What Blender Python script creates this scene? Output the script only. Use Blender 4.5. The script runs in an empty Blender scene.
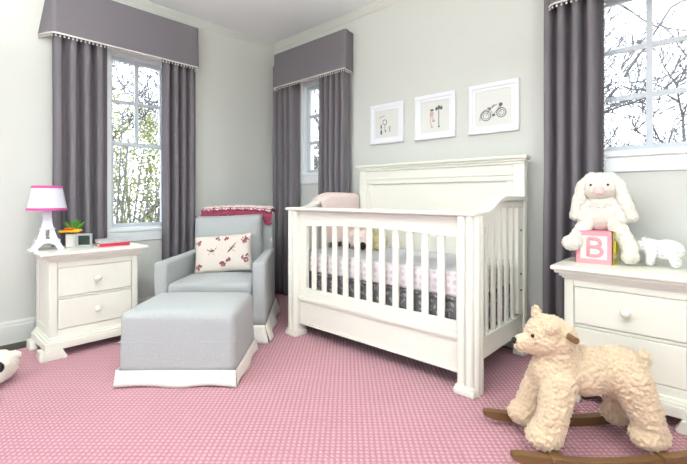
import bpy, bmesh, math, random
from mathutils import Vector, Matrix, noise
PI = math.pi
C = bpy.context.scene.collection
random.seed(7)
A0 = math.radians(42.5)
cs, sn = math.cos(A0), math.sin(A0)
XW, YW, ZC = -3.58, 2.78, 2.64          # left wall, back wall, ceiling
def LD(lat, dep, z=0.0):
    return Vector((cs*lat - sn*dep, sn*lat + cs*dep, z))

# ---------------------------------------------------------------- materials
def lin(c):
    return tuple((v/12.92 if v <= .04045 else ((v+.055)/1.055)**2.4) for v in [x/255 for x in c])
def mat(name, col, rough=.6, var=0.0, vscale=8, bump=0.0, bscale=60, metal=0, spec=.4, col2=None, sheen=0, coat=0):
    m = bpy.data.materials.new(name); m.use_nodes = True
    nt = m.node_tree; b = nt.nodes['Principled BSDF']
    c = lin(col)
    b.inputs['Roughness'].default_value = rough
    b.inputs['Metallic'].default_value = metal
    b.inputs['Specular IOR Level'].default_value = spec
    b.inputs['Sheen Weight'].default_value = sheen
    b.inputs['Coat Weight'].default_value = coat
    tc = nt.nodes.new('ShaderNodeTexCoord')
    n = nt.nodes.new('ShaderNodeTexNoise'); n.inputs['Scale'].default_value = vscale; n.inputs['Detail'].default_value = 5
    nt.links.new(tc.outputs['Object'], n.inputs['Vector'])
    r = nt.nodes.new('ShaderNodeMix'); r.data_type = 'RGBA'
    c2 = lin(col2) if col2 else tuple(v*(1-var) for v in c)
    r.inputs[6].default_value = (*c, 1); r.inputs[7].default_value = (*c2, 1)
    nt.links.new(n.outputs['Fac'], r.inputs[0]); nt.links.new(r.outputs[2], b.inputs['Base Color'])
    if bump:
        n2 = nt.nodes.new('ShaderNodeTexNoise'); n2.inputs['Scale'].default_value = bscale; n2.inputs['Detail'].default_value = 3
        nt.links.new(tc.outputs['Object'], n2.inputs['Vector'])
        bp = nt.nodes.new('ShaderNodeBump'); bp.inputs['Strength'].default_value = bump; bp.inputs['Distance'].default_value = .004
        nt.links.new(n2.outputs['Fac'], bp.inputs['Height']); nt.links.new(bp.outputs['Normal'], b.inputs['Normal'])
    return m
def nodes(m):
    return m.node_tree, m.node_tree.nodes, m.node_tree.links, m.node_tree.nodes['Principled BSDF']

M = {}
M['wall'] = mat('wall_paint', (212, 213, 207), .75, .02, 3, .05, 200)
M['ceil'] = mat('ceiling_paint', (248, 252, 252), .8, .01, 3)
M['trim'] = mat('trim_paint', (238, 241, 243), .4, .01, 5)
M['furn'] = mat('furniture_white', (233, 231, 220), .38, .02, 6)
M['furn_top'] = M['furn']
M['curtain'] = mat('curtain_charcoal', (124, 119, 124), .85, .08, 30, .3, 400, spec=.1)
M['pom'] = mat('pompom_white', (232, 230, 226), .9, .1, 80, .5, 300)
M['linen'] = mat('linen_grey', (184, 187, 187), .9, .30, 160, .8, 260, sheen=.2)
M['cream'] = mat('skirt_cream', (236, 231, 222), .9, .05, 40, .3, 300)
M['piping'] = mat('piping_grey', (196, 196, 197), .9, .05, 40)
M['maroon'] = mat('crochet_maroon', (112, 22, 56), .95, .4, 55, .8, 150, sheen=.2, col2=(176, 84, 110))
M['pinkfab'] = mat('pink_fabric', (232, 212, 208), .95, .06, 30, .4, 120)
M['wood'] = mat('rocker_wood', (132, 98, 62), .5, .45, 14, .2, 60)
M['fleece'] = mat('fleece_cream', (220, 196, 165), 1, .12, 40, .9, 220, sheen=.4, spec=.1)
M['plushw'] = mat('plush_white', (236, 230, 218), 1, .05, 40, .9, 220, sheen=.4, spec=.1)
M['black'] = mat('black_gloss', (22, 20, 22), .3, .1, 20)
M['pinknose'] = mat('pink_nose', (234, 200, 198), .9, .1, 30)
M['ceramic'] = mat('ceramic_white', (236, 236, 232), .12, .01, 5, coat=.5)
M['lampw'] = mat('lamp_white', (220, 221, 227), .4, .02, 8)
M['shade'] = mat('shade_white', (222, 222, 234), .9, .03, 8, .1, 300)
M['hotpink'] = mat('ribbon_pink', (216, 84, 156), .7, .1, 40)
M['silver'] = mat('silver_metal', (190, 192, 196), .3, .05, 10, metal=.7)
M['screen'] = mat('picture_dark', (70, 82, 60), .2, 0, 40, col2=(36, 44, 48))
M['red'] = mat('book_red', (204, 44, 76), .5, .1, 12)
M['bookgrey'] = mat('book_grey', (150, 156, 158), .5, 0, 40, col2=(196, 200, 196))
M['paper'] = mat('paper', (236, 232, 222), .9, .05, 60)
M['petal'] = mat('petal_yellow', (250, 200, 30), .7, 0, 30, col2=(250, 176, 20))
M['petal2'] = mat('petal_orange', (236, 120, 40), .7, .1, 30)
M['leaf'] = mat('leaf_green', (84, 150, 60), .6, .3, 30)
M['floor'] = mat('floor_dark_wood', (60, 50, 44), .4, .4, 12, .1, 40)
M['frame'] = mat('frame_white', (236, 237, 242), .45, .01, 8)
M['matb'] = mat('mat_board', (226, 227, 230), .9, .01, 8)
M['art'] = mat('art_paper', (222, 223, 218), .9, .02, 14)
M['ink'] = mat('ink_grey', (112, 112, 114), .9, .2, 80)
M['inkpink'] = mat('ink_pink', (214, 176, 176), .9, .1, 80)
M['inkred'] = mat('ink_red', (170, 90, 90), .9, .1, 80)
M['bpink'] = mat('block_pink', (240, 158, 168), .5, .03, 20)
M['bcream'] = mat('block_cream', (246, 236, 226), .5, .03, 20)
M['byellow'] = mat('block_yellow', (240, 222, 70), .5, .03, 20)
M['bgreen'] = mat('block_green', (150, 196, 150), .5, .03, 20)
M['bark'] = mat('bark_grey', (112, 108, 114), .9, .3, 6)
M['fol'] = mat('winter_foliage', (176, 170, 124), .9, 0, 1.2, col2=(122, 136, 98))
M['sash'] = mat('sash_backlit_grey', (202, 208, 216), .4, .01, 5)  # greyer than the trim: backlit shade of the muntins put into the colour
M['base'] = mat('baseboard_paint', (216, 217, 211), .45, .01, 5)
M['ground'] = mat('lawn', (150, 152, 110), .95, .3, 2)
M['dark'] = mat('dark_hardware', (60, 58, 56), .5, .1, 20)
M['tanplush'] = mat('plush_tan', (206, 196, 150), 1, .15, 60, .8, 200)
M['outwall'] = mat('siding_blue_grey', (186, 190, 200), .8, .05, 4)

# glass
def glass():
    m = bpy.data.materials.new('window_glass'); m.use_nodes = True
    nt = m.node_tree; nt.nodes.clear()
    o = nt.nodes.new('ShaderNodeOutputMaterial'); mx = nt.nodes.new('ShaderNodeMixShader')
    t = nt.nodes.new('ShaderNodeBsdfTransparent'); g = nt.nodes.new('ShaderNodeBsdfGlossy'); g.inputs['Roughness'].default_value = .02
    f = nt.nodes.new('ShaderNodeFresnel'); f.inputs['IOR'].default_value = 1.3
    nt.links.new(f.outputs[0], mx.inputs[0]); nt.links.new(t.outputs[0], mx.inputs[1]); nt.links.new(g.outputs[0], mx.inputs[2])
    nt.links.new(mx.outputs[0], o.inputs[0]); return m
M['glass'] = glass()

# carpet: small diagonal loop grid in pink
def carpet():
    m = mat('carpet_pink', (214, 150, 158), .95, .1, 3, sheen=.2, spec=.1)
    nt, N, L, b = nodes(m)
    tc = N.new('ShaderNodeTexCoord')
    hs = []
    for ang in (45+3, -45+3):
        mp = N.new('ShaderNodeMapping'); mp.inputs['Rotation'].default_value = (0, 0, math.radians(ang))
        w = N.new('ShaderNodeTexWave'); w.inputs['Scale'].default_value = 14; w.inputs['Distortion'].default_value = .3
        w.inputs['Detail'].default_value = 1
        L.new(tc.outputs['Object'], mp.inputs['Vector']); L.new(mp.outputs[0], w.inputs['Vector']); hs.append(w)
    mul = N.new('ShaderNodeMath'); mul.operation = 'MULTIPLY'
    L.new(hs[0].outputs['Fac'], mul.inputs[0]); L.new(hs[1].outputs['Fac'], mul.inputs[1])
    n = N.new('ShaderNodeTexNoise'); n.inputs['Scale'].default_value = 180; L.new(tc.outputs['Object'], n.inputs['Vector'])
    ad = N.new('ShaderNodeMath'); ad.operation = 'MULTIPLY_ADD'; L.new(n.outputs['Fac'], ad.inputs[0]); ad.inputs[1].default_value = .35
    L.new(mul.outputs[0], ad.inputs[2])
    ramp = N.new('ShaderNodeValToRGB'); e = ramp.color_ramp.elements
    e[0].position = .12; e[0].color = (*lin((172, 120, 130)), 1); e[1].position = .75; e[1].color = (*lin((208, 156, 167)), 1)
    L.new(ad.outputs[0], ramp.inputs[0]); L.new(ramp.outputs[0], b.inputs['Base Color'])
    bp = N.new('ShaderNodeBump'); bp.inputs['Strength'].default_value = .9; bp.inputs['Distance'].default_value = .006
    L.new(ad.outputs[0], bp.inputs['Height']); L.new(bp.outputs['Normal'], b.inputs['Normal'])
    return m
M['carpet'] = carpet()

def patterned(name, base, fig, scale, kind='dots', thr=.35, soft=.08):
    m = mat(name, base, .95)
    nt, N, L, b = nodes(m)
    tc = N.new('ShaderNodeTexCoord'); mp = N.new('ShaderNodeMapping'); L.new(tc.outputs['Object'], mp.inputs['Vector'])
    ramp = N.new('ShaderNodeValToRGB'); e = ramp.color_ramp.elements
    if kind == 'dots':
        v = N.new('ShaderNodeTexVoronoi'); v.inputs['Scale'].default_value = scale; v.inputs['Randomness'].default_value = .15
        L.new(mp.outputs[0], v.inputs['Vector']); src = v.outputs['Distance']
    elif kind == 'stripe':
        v = N.new('ShaderNodeTexWave'); v.inputs['Scale'].default_value = scale; L.new(mp.outputs[0], v.inputs['Vector']); src = v.outputs['Fac']
    else:
        v = N.new('ShaderNodeTexNoise'); v.inputs['Scale'].default_value = scale; v.inputs['Detail'].default_value = 1
        L.new(mp.outputs[0], v.inputs['Vector']); src = v.outputs['Fac']
    e[0].position = thr-soft; e[0].color = (*lin(fig), 1); e[1].position = thr+soft; e[1].color = (*lin(base), 1)
    L.new(src, ramp.inputs[0]); L.new(ramp.outputs[0], b.inputs['Base Color'])
    return m
M['sheet'] = patterned('sheet_pink_pattern', (232, 228, 228), (214, 202, 208), 24, thr=.40)
M['sheettop'] = patterned('sheet_stripes', (226, 226, 228), (196, 198, 204), 22, 'stripe', .5, .2)
M['skirtgrey'] = patterned('crib_skirt_print', (112, 110, 112), (160, 158, 160), 40, 'noise', .42, .03)
M['pillow'] = patterned('pillow_linen', (212, 202, 192), (196, 186, 176), 200, 'noise')
M['dotted'] = patterned('ceramic_dots', (238, 238, 234), (186, 190, 192), 52, thr=.22, soft=.05)
_nt, _N, _L, _b = nodes(M['dotted']); _b.inputs['Roughness'].default_value = .12

# ---------------------------------------------------------------- mesh helpers
def to_obj(name, bm, m, parent=None, smooth=False, loc=None, rz=0, ang=None):
    bmesh.ops.recalc_face_normals(bm, faces=bm.faces)
    me = bpy.data.meshes.new(name); bm.to_mesh(me); bm.free()
    if m is not None:
        for mm in (m if isinstance(m, (list, tuple)) else [m]): me.materials.append(mm)
    if smooth:
        for p in me.polygons: p.use_smooth = True
        if ang:
            me.set_sharp_from_angle(angle=math.radians(ang))
    o = bpy.data.objects.new(name, me); C.objects.link(o)
    if parent is not None: o.parent = parent
    if loc is not None: o.location = loc
    o.rotation_euler[2] = rz
    return o
def thing(name, label, cat, loc=(0, 0, 0), rz=0, group=None):
    o = bpy.data.objects.new(name, None); C.objects.link(o); o.empty_display_size = .1
    o.location = loc; o.rotation_euler[2] = rz
    return tag(o, label, cat, group)
def tag(o, label, cat, group=None):
    o['label'] = label; o['category'] = cat
    if group: o['group'] = group
    return o
def struct(o):
    o['kind'] = 'structure'; return o
def box(bm, x0, x1, y0, y1, z0, z1, bev=0, seg=2, mi=0):
    vs = [bm.verts.new(p) for p in ((x0,y0,z0),(x1,y0,z0),(x1,y1,z0),(x0,y1,z0),(x0,y0,z1),(x1,y0,z1),(x1,y1,z1),(x0,y1,z1))]
    fs = [bm.faces.new([vs[i] for i in f]) for f in ((0,3,2,1),(4,5,6,7),(0,1,5,4),(1,2,6,5),(2,3,7,6),(3,0,4,7))]
    for f in fs: f.material_index = mi
    if bev:
        es = list({e for f in fs for e in f.edges})
        bmesh.ops.bevel(bm, geom=es, offset=bev, segments=seg, profile=.5, affect='EDGES', clamp_overlap=True)
    return vs
def frust(bm, bot, top, bev=0, seg=2):
    """prism between two same-length loops of 3D points"""
    a = [bm.verts.new(p) for p in bot]; b = [bm.verts.new(p) for p in top]; n = len(a)
    fs = [bm.faces.new(a[::-1]), bm.faces.new(b)]
    for i in range(n): fs.append(bm.faces.new((a[i], a[(i+1) % n], b[(i+1) % n], b[i])))
    if bev:
        es = list({e for f in fs for e in f.edges})
        bmesh.ops.bevel(bm, geom=es, offset=bev, segments=seg, profile=.5, affect='EDGES', clamp_overlap=True)
def extr(bm, prof, axis, a0, a1, bev=0):
    """extrude 2D profile polygon along an axis; prof coords fill the two other axes in order"""
    def p3(u, v, w): return {'x': (w, u, v), 'y': (u, w, v), 'z': (u, v, w)}[axis]
    frust(bm, [p3(u, v, a0) for u, v in prof], [p3(u, v, a1) for u, v in prof], bev)
def lathe(bm, prof, n=24, c=(0, 0, 0), cap=True):
    rings = []
    for r, z in prof:
        rings.append([bm.verts.new((c[0]+r*math.cos(2*PI*i/n), c[1]+r*math.sin(2*PI*i/n), c[2]+z)) for i in range(n)])
    for a, b in zip(rings, rings[1:]):
        for i in range(n): bm.faces.new((a[i], a[(i+1) % n], b[(i+1) % n], b[i]))
    if cap:
        bm.faces.new(rings[0][::-1]); bm.faces.new(rings[-1])
def tube(bm, pts, rad, n=8, cap=True):
    pts = [Vector(p) for p in pts]
    if not hasattr(rad, '__len__'): rad = [rad]*len(pts)
    rings = []; up = None
    for i, p in enumerate(pts):
        t = (pts[min(i+1, len(pts)-1)] - pts[max(i-1, 0)]).normalized()
        if up is None:
            up = t.orthogonal().normalized()
        up = (up - t*up.dot(t)).normalized(); s = t.cross(up)
        rings.append([bm.verts.new(p + (up*math.cos(2*PI*k/n) + s*math.sin(2*PI*k/n))*rad[i]) for k in range(n)])
    for a, b in zip(rings, rings[1:]):
        for k in range(n): bm.faces.new((a[k], a[(k+1) % n], b[(k+1) % n], b[k]))
    if cap:
        bm.faces.new(rings[0][::-1]); bm.faces.new(rings[-1])
def sphere(bm, c, r, sub=2, scale=(1, 1, 1), rot=None):
    mt = Matrix.Translation(c) @ (rot.to_4x4() if rot else Matrix.Identity(4)) @ Matrix.Diagonal((scale[0]*r, scale[1]*r, scale[2]*r, 1))
    bmesh.ops.create_icosphere(bm, subdivisions=sub, radius=1, matrix=mt)
def capsule(bm, p0, r0, p1, r1, steps=7):
    p0, p1 = Vector(p0), Vector(p1)
    for i in range(steps+1):
        t = i/steps; sphere(bm, p0.lerp(p1, t), r0+(r1-r0)*t, 2)
def organic(name, bm, vox, m, parent, fuzz=0.004, fscale=60, smooth=4, loc=None, rz=0, flow=0):
    """melt the overlapping shapes of bm into one continuous skin, then give it a curly pile"""
    me = bpy.data.meshes.new('tmp'); bm.to_mesh(me); bm.free()
    ob = bpy.data.objects.new('tmp', me); C.objects.link(ob)
    r = ob.modifiers.new('r', 'REMESH'); r.mode = 'VOXEL'; r.voxel_size = vox
    s = ob.modifiers.new('s', 'SMOOTH'); s.factor = .6; s.iterations = smooth
    dg = bpy.context.evaluated_depsgraph_get()
    me2 = bpy.data.meshes.new_from_object(ob.evaluated_get(dg))
    bpy.data.objects.remove(ob); bpy.data.meshes.remove(me)
    ns = [v.normal.copy() for v in me2.vertices]
    for v, n in zip(me2.vertices, ns):
        q = v.co*fscale
        f = (.55-noise.noise(q, noise_basis='VORONOI_F1')*1.5)+.35*noise.noise(q*.35) if fuzz else 0
        v.co += n*fuzz*f
    me2.materials.clear(); me2.materials.append(m)
    for p in me2.polygons: p.use_smooth = True
    me2.name = name
    o = bpy.data.objects.new(name, me2); C.objects.link(o); o.parent = parent
    if loc is not None: o.location = loc
    o.rotation_euler[2] = rz
    return o
def cushion(bm, w, d, h, nx=28, ny=22, p=2.6, mat4=None, pinch=.04, wob=.004, seed=0):
    """pillow: two domed sheets sewn at the border; w,d in plan, h thickness"""
    top = {}; bot = {}
    for i in range(nx+1):
        for j in range(ny+1):
            u = -1+2*i/nx; v = -1+2*j/ny
            k = max(0, (1-abs(u)**p))*max(0, (1-abs(v)**p)); t = h/2*k**.45
            x = u*w/2*(1-pinch*(1-abs(v))**2*0 - pinch*(1-v*v)); y = v*d/2*(1-pinch*(1-u*u))
            nn = noise.noise(Vector((x*9+seed, y*9, seed)))*wob
            edge = i in (0, nx) or j in (0, ny)
            for dct, s in ((top, 1), (bot, -1)):
                if edge and s < 0: dct[i, j] = top[i, j]; continue
                q = Vector((x, y, s*t + nn*(0 if edge else 1)))
                dct[i, j] = bm.verts.new(mat4 @ q if mat4 else q)
    for i in range(nx):
        for j in range(ny):
            bm.faces.new((top[i, j], top[i+1, j], top[i+1, j+1], top[i, j+1]))
            bm.faces.new((bot[i, j], bot[i, j+1], bot[i+1, j+1], bot[i+1, j]))
def subd(o, lv=2):
    m = o.modifiers.new('Subdivision', 'SUBSURF'); m.levels = lv; m.render_levels = lv; return o

# ================================================================ ROOM
XR, YF = 1.70, -2.10
T = .14
def wall_with_holes(name, axis, c0, c1, a0, a1, z0, z1, holes, m):
    """axis 'x': wall plane normal is X (thickness c0..c1), runs a0..a1 in Y"""
    bm = bmesh.new()
    def bb(u0, u1, w0, w1):
        if u1-u0 < 1e-4 or w1-w0 < 1e-4: return
        if axis == 'x': box(bm, c0, c1, u0, u1, w0, w1)
        else: box(bm, u0, u1, c0, c1, w0, w1)
    holes = sorted(holes); cur = a0
    for (h0, h1, g0, g1) in holes:
        bb(cur, h0, z0, z1); bb(h0, h1, z0, g0); bb(h0, h1, g1, z1); cur = h1
    bb(cur, a1, z0, z1)
    return struct(to_obj(name, bm, m))
WL = (1.155, 1.625, .74, 2.165)            # y0,y1,z0,z1 glazed opening left wall
WB = (-3.10, -2.62, 1.23, 2.12)         # back wall, small
WC = (-.62, .04, 1.252, 2.165)            # back wall, right
WF = [(-2.9, -1.5, .5, 2.25), (-.7, .7, .5, 2.25)]  # unseen front windows, added to let in soft light from behind the camera
WR = [(-1.2, .4, .6, 2.25)]  # unseen right window, added for more of that soft light
wall_with_holes('wall_left', 'x', XW-T, XW, YF-T, YW+T, 0, ZC, [WL], M['wall'])
wall_with_holes('wall_back', 'y', YW, YW+T, XW, XR, 0, ZC, [WB, WC], M['wall'])
wall_with_holes('wall_right', 'x', XR, XR+T, YF-T, YW+T, 0, ZC, WR, M['wall'])
wall_with_holes('wall_front', 'y', YF-T, YF, XW, XR, 0, ZC, WF, M['wall'])
bm = bmesh.new(); box(bm, XW-T, XR+T, YF-T, YW+T, -.12, 0); struct(to_obj('floor', bm, M['floor']))
bm = bmesh.new(); box(bm, XW-T, XR+T, YF-T, YW+T, ZC, ZC+.12); struct(to_obj('ceiling', bm, M['ceil']))
# crown moulding and baseboards (profile: distance from wall, height)
crown = [(0, ZC-.052), (.006, ZC-.052), (.010, ZC-.042), (.026, ZC-.022), (.034, ZC-.010), (.040, ZC-.008), (.040, ZC), (0, ZC)]
base = [(0, 0), (.018, 0), (.018, .118), (.014, .128), (.014, .14), (.007, .152), (0, .152)]
for nm, prof in (('trim', crown), ('baseboard', base)):
    bm = bmesh.new(); extr(bm, [(XW+u, v) for u, v in prof], 'y', YF, YW); struct(to_obj(nm+('_1' if nm == 'trim' else '_left'), bm, M['base']))
    bm = bmesh.new(); extr(bm, [(YW-u, v) for u, v in prof], 'x', XW+.04 if nm == 'trim' else XW+.018, XR); struct(to_obj(nm+('_2' if nm == 'trim' else '_back'), bm, M['base']))

def window(name, plane, a0, a1, z0, z1, cols, rows, lower=None, casing=.075, sillz=None, apron=.09):
    """plane 'left' | 'back' | 'front' | 'right'; returns a structure Empty with frame, sash, glass, sill"""
    root = bpy.data.objects.new(name, None); C.objects.link(root); struct(root)
    def W(a, d, z):       # a along the wall, d into the wall (outside positive)
        return {'left': (XW-d, a, z), 'back': (a, YW+d, z), 'front': (a, YF-d, z), 'right': (XR+d, a, z)}[plane]
    def bb(bm, a_, b_, d_, e_, z_, w_, bev=0):
        p, q = W(a_, d_, z_), W(b_, e_, w_)
        box(bm, min(p[0], q[0]), max(p[0], q[0]), min(p[1], q[1]), max(p[1], q[1]), min(z_, w_), max(z_, w_), bev, 1)
    k = casing
    bm = bmesh.new()                     # casing on the room side + jamb liner
    bb(bm, a0-k, a0, -.014, .0, z0-.0, z1+k, .004); bb(bm, a1, a1+k, -.014, 0, z0, z1+k, .004)
    bb(bm, a0, a1, -.014, 0, z1, z1+k, .004); bb(bm, a0-k-.012, a1+k+.012, -.019, 0, z1+k, z1+k+.018, .004)
    bb(bm, a0, a0+.012, 0, T, z0, z1); bb(bm, a1-.012, a1, 0, T, z0, z1)
    bb(bm, a0+.012, a1-.012, 0, T, z1-.012, z1); bb(bm, a0+.012, a1-.012, 0, T, z0, z0+.012)
    to_obj('frame', bm, M['trim'], root)
    bm = bmesh.new()                     # stool + apron
    bb(bm, a0-k-.02, a1+k+.02, -.022, .0, z0-.026, z0, .005); bb(bm, a0-k, a1+k, -.012, 0, z0-.026-apron, z0-.026, .004)
    to_obj('sill', bm, M['trim'], root)
    # sashes
    st = .030
    bm = bmesh.new()
    def sash(lo, hi, d, c, r):
        A, B = a0+.012, a1-.012
        bb(bm, A, A+st, d, d+.03, lo, hi); bb(bm, B-st, B, d, d+.03, lo, hi)
        bb(bm, A+st, B-st, d, d+.03, hi-st, hi); bb(bm, A+st, B-st, d, d+.03, lo, lo+st)
        for i in range(1, c):
            x = A+st+(B-A-2*st)*i/c; bb(bm, x-.015, x+.015, d+.004, d+.026, lo+st, hi-st)
        for j in range(1, r):
            z = lo+st+(hi-lo-2*st)*j/r; bb(bm, A+st, B-st, d+.006, d+.024, z-.014, z+.014)
    if lower is None:
        sash(z0+.012, z1-.012, .045, cols, rows)
    else:
        sash(lower-.012, z1-.012, .075, cols, rows); sash(z0+.012, lower+.018, .043, 1, 1)
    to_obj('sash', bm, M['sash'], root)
    bm = bmesh.new()
    if lower is None: bb(bm, a0+.03, a1-.03, .058, .062, z0+.03, z1-.03)
    else:
        bb(bm, a0+.03, a1-.03, .088, .092, lower, z1-.03); bb(bm, a0+.03, a1-.03, .056, .060, z0+.03, lower)
    to_obj('glass', bm, M['glass'], root)
    return root
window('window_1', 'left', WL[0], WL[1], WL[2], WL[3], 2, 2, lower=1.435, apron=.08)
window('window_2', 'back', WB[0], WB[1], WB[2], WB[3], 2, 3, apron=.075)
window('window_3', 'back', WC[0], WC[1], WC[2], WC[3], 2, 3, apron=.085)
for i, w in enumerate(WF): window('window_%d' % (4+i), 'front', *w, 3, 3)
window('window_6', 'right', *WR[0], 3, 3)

# rug / carpet lying over the dark boards
bm = bmesh.new(); box(bm, XW+.19, XR-.25, YF+.3, YW-.05, 0, .004, .002, 1)
tag(to_obj('rug', bm, M['carpet']), 'pink woven carpet rug with a small diamond loop texture covering the floor', 'rug')

# ================================================================ CURTAINS + VALANCES
GRP = {}
def curtain(label, plane, a0, a1, off, folds, seed, ztop=2.36, z0=.008, pom=None, amp=.051, group=None):
    """pleated panel hanging to the floor; a along the wall"""
    rnd = random.Random(seed)
    root = thing('curtain', label, 'curtain', group='charcoal curtain panels at the windows')
    ph0 = -.35
    nU, nZ = folds*14, 26
    amps = [amp*(.75+.35*rnd.random()) for _ in range(folds+2)]
    def pt(u, w):
        z = z0+(ztop-z0)*w
        s = u*folds
        a = a0+(a1-a0)*u
        k = amps[int(s) % len(amps)]
        # deep asymmetric pleats
        d = k*math.tanh(2.6*math.sin(2*PI*s+ph0)+.35)*(.86+.14*(1-w))
        d += .006*noise.noise(Vector((a*4, z*1.2, seed)))
        a += .012*noise.noise(Vector((s*1.3, z*.9, seed+5)))*(1-w) 
        return (XW+off+d, a, z) if plane == 'left' else (a, YW-off-d, z)
    bm = bmesh.new(); g = [[bm.verts.new(pt(i/nU, j/nZ)) for j in range(nZ+1)] for i in range(nU+1)]
    for i in range(nU):
        for j in range(nZ): bm.faces.new((g[i][j], g[i+1][j], g[i+1][j+1], g[i][j+1]))
    o = to_obj('panel', bm, M['curtain'], root, smooth=True)
    so = o.modifiers.new('Solidify', 'SOLIDIFY'); so.thickness = .003; so.offset = 0
    if pom is not None:
        bm = bmesh.new(); u = 1.0 if pom > 0 else 0.0
        z = z0+.02
        while z < ztop-.1:
            p = Vector(pt(u, (z-z0)/(ztop-z0)))
            if plane == 'left': p.y += .009*pom
            else: p.x += .012*pom; p.y -= .040
            sphere(bm, p, .0075, 1); z += .027
        to_obj('pompom_trim', bm, M['pom'], root, smooth=True)
    return root
curtain('charcoal curtain panel behind the nightstand with the tower lamp, left of the tall window', 'left', .762, 1.118, .077, 4, 1, pom=None)
curtain('charcoal curtain panel right of the tall window, behind the grey armchair', 'left', 1.545, 1.850, .077, 4, 2, pom=None)
curtain('charcoal curtain panel in the room corner, left of the small back window', 'back', -3.455, -3.105, .077, 4, 3)
curtain('charcoal curtain panel right of the small back window, behind the crib end', 'back', -2.765, -2.425, .077, 5, 4)
curtain('charcoal curtain panel with white pompom edge behind the seated plush rabbit', 'back', -.800, -.488, .077, 4, 5, pom=1)

def valance(label, plane, a0, a1, zb, zt, dep, fl0, fl1):
    """upholstered cornice; fl0/fl1: how far the returns flare out at the wall"""
    root = thing('valance', label, 'valance', group='charcoal cornice valances')
    def W(a, d, z): return (XW+d, a, z) if plane == 'left' else (a, YW-d, z)
    n = 14; rows = []
    path = [(a0-fl0, .004), (a0-fl0*.55, dep*.6), (a0-fl0*.12, dep*.93), (a0+.012, dep)] + [(a0+(a1-a0)*i/8, dep) for i in range(1, 8)] + [(a1-.012, dep), (a1+fl1*.12, dep*.93), (a1+fl1*.55, dep*.6), (a1+fl1, .004)]
    bm = bmesh.new()
    for i in range(n+1):
        w = i/n; z = zb+(zt-zb)*w; row = []
        for (a, d) in path:
            mid = (a0+a1)/2
            e = (1-w)*.9+.1
            if a < a0+.01: aa = a0+(a-a0)*e
            elif a > a1-.01: aa = a1+(a-a1)*e
            else: aa = a
            row.append(bm.verts.new(W(aa, d*(.94+.06*(1-w)), z)))
        rows.append(row)
    for r0, r1 in zip(rows, rows[1:]):
        for i in range(len(path)-1): bm.faces.new((r0[i], r0[i+1], r1[i+1], r1[i]))
    # dust lid
    lid = [bm.verts.new(Vector(v.co)+Vector((0, 0, -.004))) for v in rows[-1]]
    bm.faces.new(lid)
    o = to_obj('fabric_face', bm, M['curtain'], root)
    so = o.modifiers.new('Solidify', 'SOLIDIFY'); so.thickness = .006; so.offset = 1
    # tape and pompoms along the hem
    bm = bmesh.new()
    pl = [Vector(W(a, d+.006, zb)) for a, d in path]
    tube(bm, pl, .006, 6)
    acc = 0; step = .026
    for p, q in zip(pl, pl[1:]):
        L_ = (q-p).length
        while acc < L_:
            c = p.lerp(q, acc/L_); sphere(bm, c+Vector((0, 0, -.019)), .0072, 1)
            tube(bm, [c, c+Vector((0, 0, -.015))], .0018, 4); acc += step
        acc -= L_
    to_obj('pompom_trim', bm, M['pom'], root, smooth=True)
    return root
valance('wide charcoal cornice valance over the tall left window, above the nightstand lamp', 'left', .755, 1.835, 2.155, 2.51, .14, .065, 0)
valance('charcoal cornice valance over the small window between the room corner and the crib', 'back', -3.40, -2.402, 2.120, 2.465, .14, 0, -.030)
valance('charcoal cornice valance cut off by the top of the photo, above the plush rabbit', 'back', -.735, .20, 2.145, 2.50, .14, .08, .06)

# ================================================================ PICTURES
def picture(label, xc, w, art):
    zc, h = 1.612, w*.985
    root = thing('picture_frame', label, 'picture', (xc, YW, zc), group='framed prints above the crib')
    bm = bmesh.new(); f = .030
    for a in ((-w/2, w/2, h/2-f, h/2), (-w/2, w/2, -h/2, -h/2+f)): box(bm, a[0], a[1], -.024, -.002, a[2], a[3], .003, 1)
    for a in ((-w/2, -w/2+f), (w/2-f, w/2)): box(bm, a[0], a[1], -.024, -.002, -h/2+f, h/2-f, .003, 1)
    to_obj('frame', bm, M['frame'], root)
    bm = bmesh.new(); i = w/2-f; j = h/2-f; o = .020
    for (a, b, c, d) in ((-i, i, j-o, j), (-i, i, -j, -j+o), (-i, -i+o, -j+o, j-o), (i-o, i, -j+o, j-o)): box(bm, a, b, -.016, -.012, c, d)
    to_obj('mat_board', bm, M['frame'], root)
    bm = bmesh.new(); box(bm, -i+o-.003, i-o+.003, -.010, -.006, -j+o-.003, j-o+.003); pp = to_obj('print', bm, M['art'], root)
    for mname, polys in art:
        bm = bmesh.new()
        for kind, *a in polys:
            if kind == 't': tube(bm, [(x*1.12, -.0108, z*1.12) for x, z in a[0]], a[1], 5)
            elif kind == 'o':
                x, z, r, t = a; x *= 1.12; z *= 1.12; r *= 1.12; tube(bm, [(x+r*math.cos(k*PI/9), -.0108, z+r*math.sin(k*PI/9)) for k in range(19)], t, 5)
            elif kind == 'd':
                x, z, rx, rz_ = a; x *= 1.12; z *= 1.12; sphere(bm, (x, -.0105, z), 1, 2, (rx, .0012, rz_))
        to_obj('drawing', bm, M[mname], pp)
    return root
girl = [('ink', [('d', -.052, -.06, .010, .022), ('d', -.052, -.022, .008, .016), ('t', [(-.062, .0), (-.052, -.012), (-.044, .0)], .002), ('o', -.018, .012, .018, .0028), ('t', [(-.018, -.006), (-.018, -.05)], .002), ('d', -.012, -.055, .006, .012), ('o', .026, -.03, .008, .0018), ('t', [(.026, -.04), (.02, -.065)], .0018), ('t', [(.028, -.04), (.032, -.06)], .0018)]),
        ('inkred', [('t', [(-.07, .045), (-.05, .055), (-.02, .06)], .0022)])]
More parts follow.
